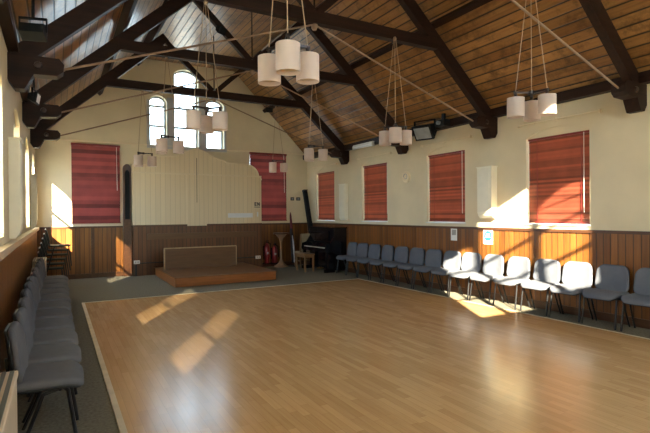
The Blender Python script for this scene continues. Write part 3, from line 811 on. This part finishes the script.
floodlight((XR - .28, 7.70, 3.34), PI + .35, rad(35), 'black floodlight with glassy face above the pink-red blind', 1.25, up=.22)
r = root('projector', (XR - .2, 7.22, 3.42), 'black box fitting beside the floodlight under the roof edge', 'fitting')
MB().box(-.12, .12, -.13, .13, -.07, .07).build('body', 'blackrub', r, smooth=False, bevel=.01)
MB().lathe([(0, 0), (.04, 0), (.04, .05), (0, .05)], (-.12, 0, 0), 16, rotY).build('lens', 'lampface', r)
MB().box(-.03, .03, -.03, .03, .07, .2).build('mount', 'blackrub', r, smooth=False)
r = root('batten_light', (XR - .17, 10.17, 3.33), 'white batten light on the wall plate above the bright red blind', 'light fitting')
MB().tube([(0, -.42, 0), (0, .42, 0)], .035, 12).build('tube', 'paper', r)
MB().box(-.02, .10, -.45, .45, .03, .08).build('housing', 'white', r, smooth=False)
for y in (-.43, .43): MB().box(-.04, .04, y-.02, y+.02, -.04, .05).build('end_cap', 'white', r, smooth=False)
floodlight((-.14, 4.3, 3.03), rad(75), rad(10), 'dark floodlight hung under the sloping boards before the first big corbel', .5, 'blackrub', up=.1, stem=.605)
floodlight((-.24, 7.45, 3.18), rad(-10), rad(10), 'small pale-faced floodlight between the dark corbels on the sunny side', .55, 'paper', .12, .335)
floodlight((2.66, TR[3]-.14, 4.98), rad(-60), rad(30), 'dark floodlight clamped on the truss strut before the bright boards', .5, 'blackrub', up=.06)
floodlight((4.66, TR[4]-.18, 4.22), rad(-120), rad(35), 'dark floodlight hanging from the collar beam by the gable', .45, 'blackrub', up=.2)

# ------------------------------------------------------------------ light
w = bpy.data.worlds.new('sky'); S.world = w; w.use_nodes = True
nt = w.node_tree; bg = nt.nodes['Background']
tcg = N(nt, 'ShaderNodeTexCoord').outputs['Generated']
sp = N(nt, 'ShaderNodeSeparateXYZ'); nt.links.new(tcg, sp.inputs[0])
nt.links.new(mix_col(nt, ramp(nt, sp.outputs[2], 0, .6), (.72, .88, 1.0), (.52, .76, 1.0)), bg.inputs['Color'])
bg.inputs['Strength'].default_value = 6.5
sl = bpy.data.lights.new('sun', 'SUN'); sl.energy = 30.; sl.angle = rad(.6); sl.color = (1., .86, .62)
so_ = bpy.data.objects.new('sun', sl); COL.objects.link(so_)
so_.rotation_euler = SUN.to_track_quat('-Z', 'Y').to_euler(); so_.location = (-10, -18, 12)
def portal(loc, rot, sx, sy):
    l = bpy.data.lights.new('window_portal', 'AREA'); l.shape = 'RECTANGLE'; l.size = sx; l.size_y = sy
    l.cycles.is_portal = True
    o = bpy.data.objects.new('window_portal', l); COL.objects.link(o); o.location = loc; o.rotation_euler = rot
for y in WIN_Y + NEAR_Y:
    portal((XR + .34, y, 2.2), (0, rad(90), 0), 1.65, 1.1)
    portal((XL - .19, y, 2.2), (0, rad(-90), 0), 1.65, 1.1)
portal((3.28, YB + .32, 4.6), (rad(-90), 0, 0), 2.2, 2.4)
portal((3.1, YF - .16, 4.4), (rad(90), 0, 0), 2.0, 2.6)
for h in LOW:
    portal(((h[0]+h[1])/2, YB + .32, 2.4), (rad(-90), 0, 0), 1.15, 2.1); portal(((h[0]+h[1])/2, YF - .16, 2.4), (rad(90), 0, 0), 1.15, 2.1)

# ------------------------------------------------------------------ camera
cam = bpy.data.cameras.new('camera'); co = bpy.data.objects.new('camera', cam); COL.objects.link(co)
th, pit, rol = rad(29.4744), rad(-.29), rad(-.4226)
fwd = Vector((math.sin(th)*math.cos(pit), math.cos(th)*math.cos(pit), math.sin(pit)))
rt = Vector((math.cos(th), -math.sin(th), 0)); dn = fwd.cross(rt)
if dn.z > 0: dn = -dn
ex = rt*math.cos(rol) - dn*math.sin(rol); ey = rt*math.sin(rol) + dn*math.cos(rol)
m3 = Matrix((ex, -ey, -fwd)).transposed()
co.matrix_world = Matrix.Translation((0, 0, 1.6)) @ m3.to_4x4()
cam.sensor_fit = 'HORIZONTAL'; cam.sensor_width = 36; cam.lens = 475.9/650*36
cam.clip_start = .05; cam.clip_end = 300
S.camera = co
S.view_settings.view_transform = 'Standard'; S.view_settings.look = 'None'
S.view_settings.gamma = 1.; S.view_settings.use_curve_mapping = False
S.view_settings.exposure = 1.22
S.cycles.use_denoising = True
S.cycles.max_bounces = 14; S.cycles.diffuse_bounces = 8; S.cycles.glossy_bounces = 4
S.cycles.transmission_bounces = 8; S.cycles.transparent_max_bounces = 12
S.cycles.sample_clamp_indirect = 12.
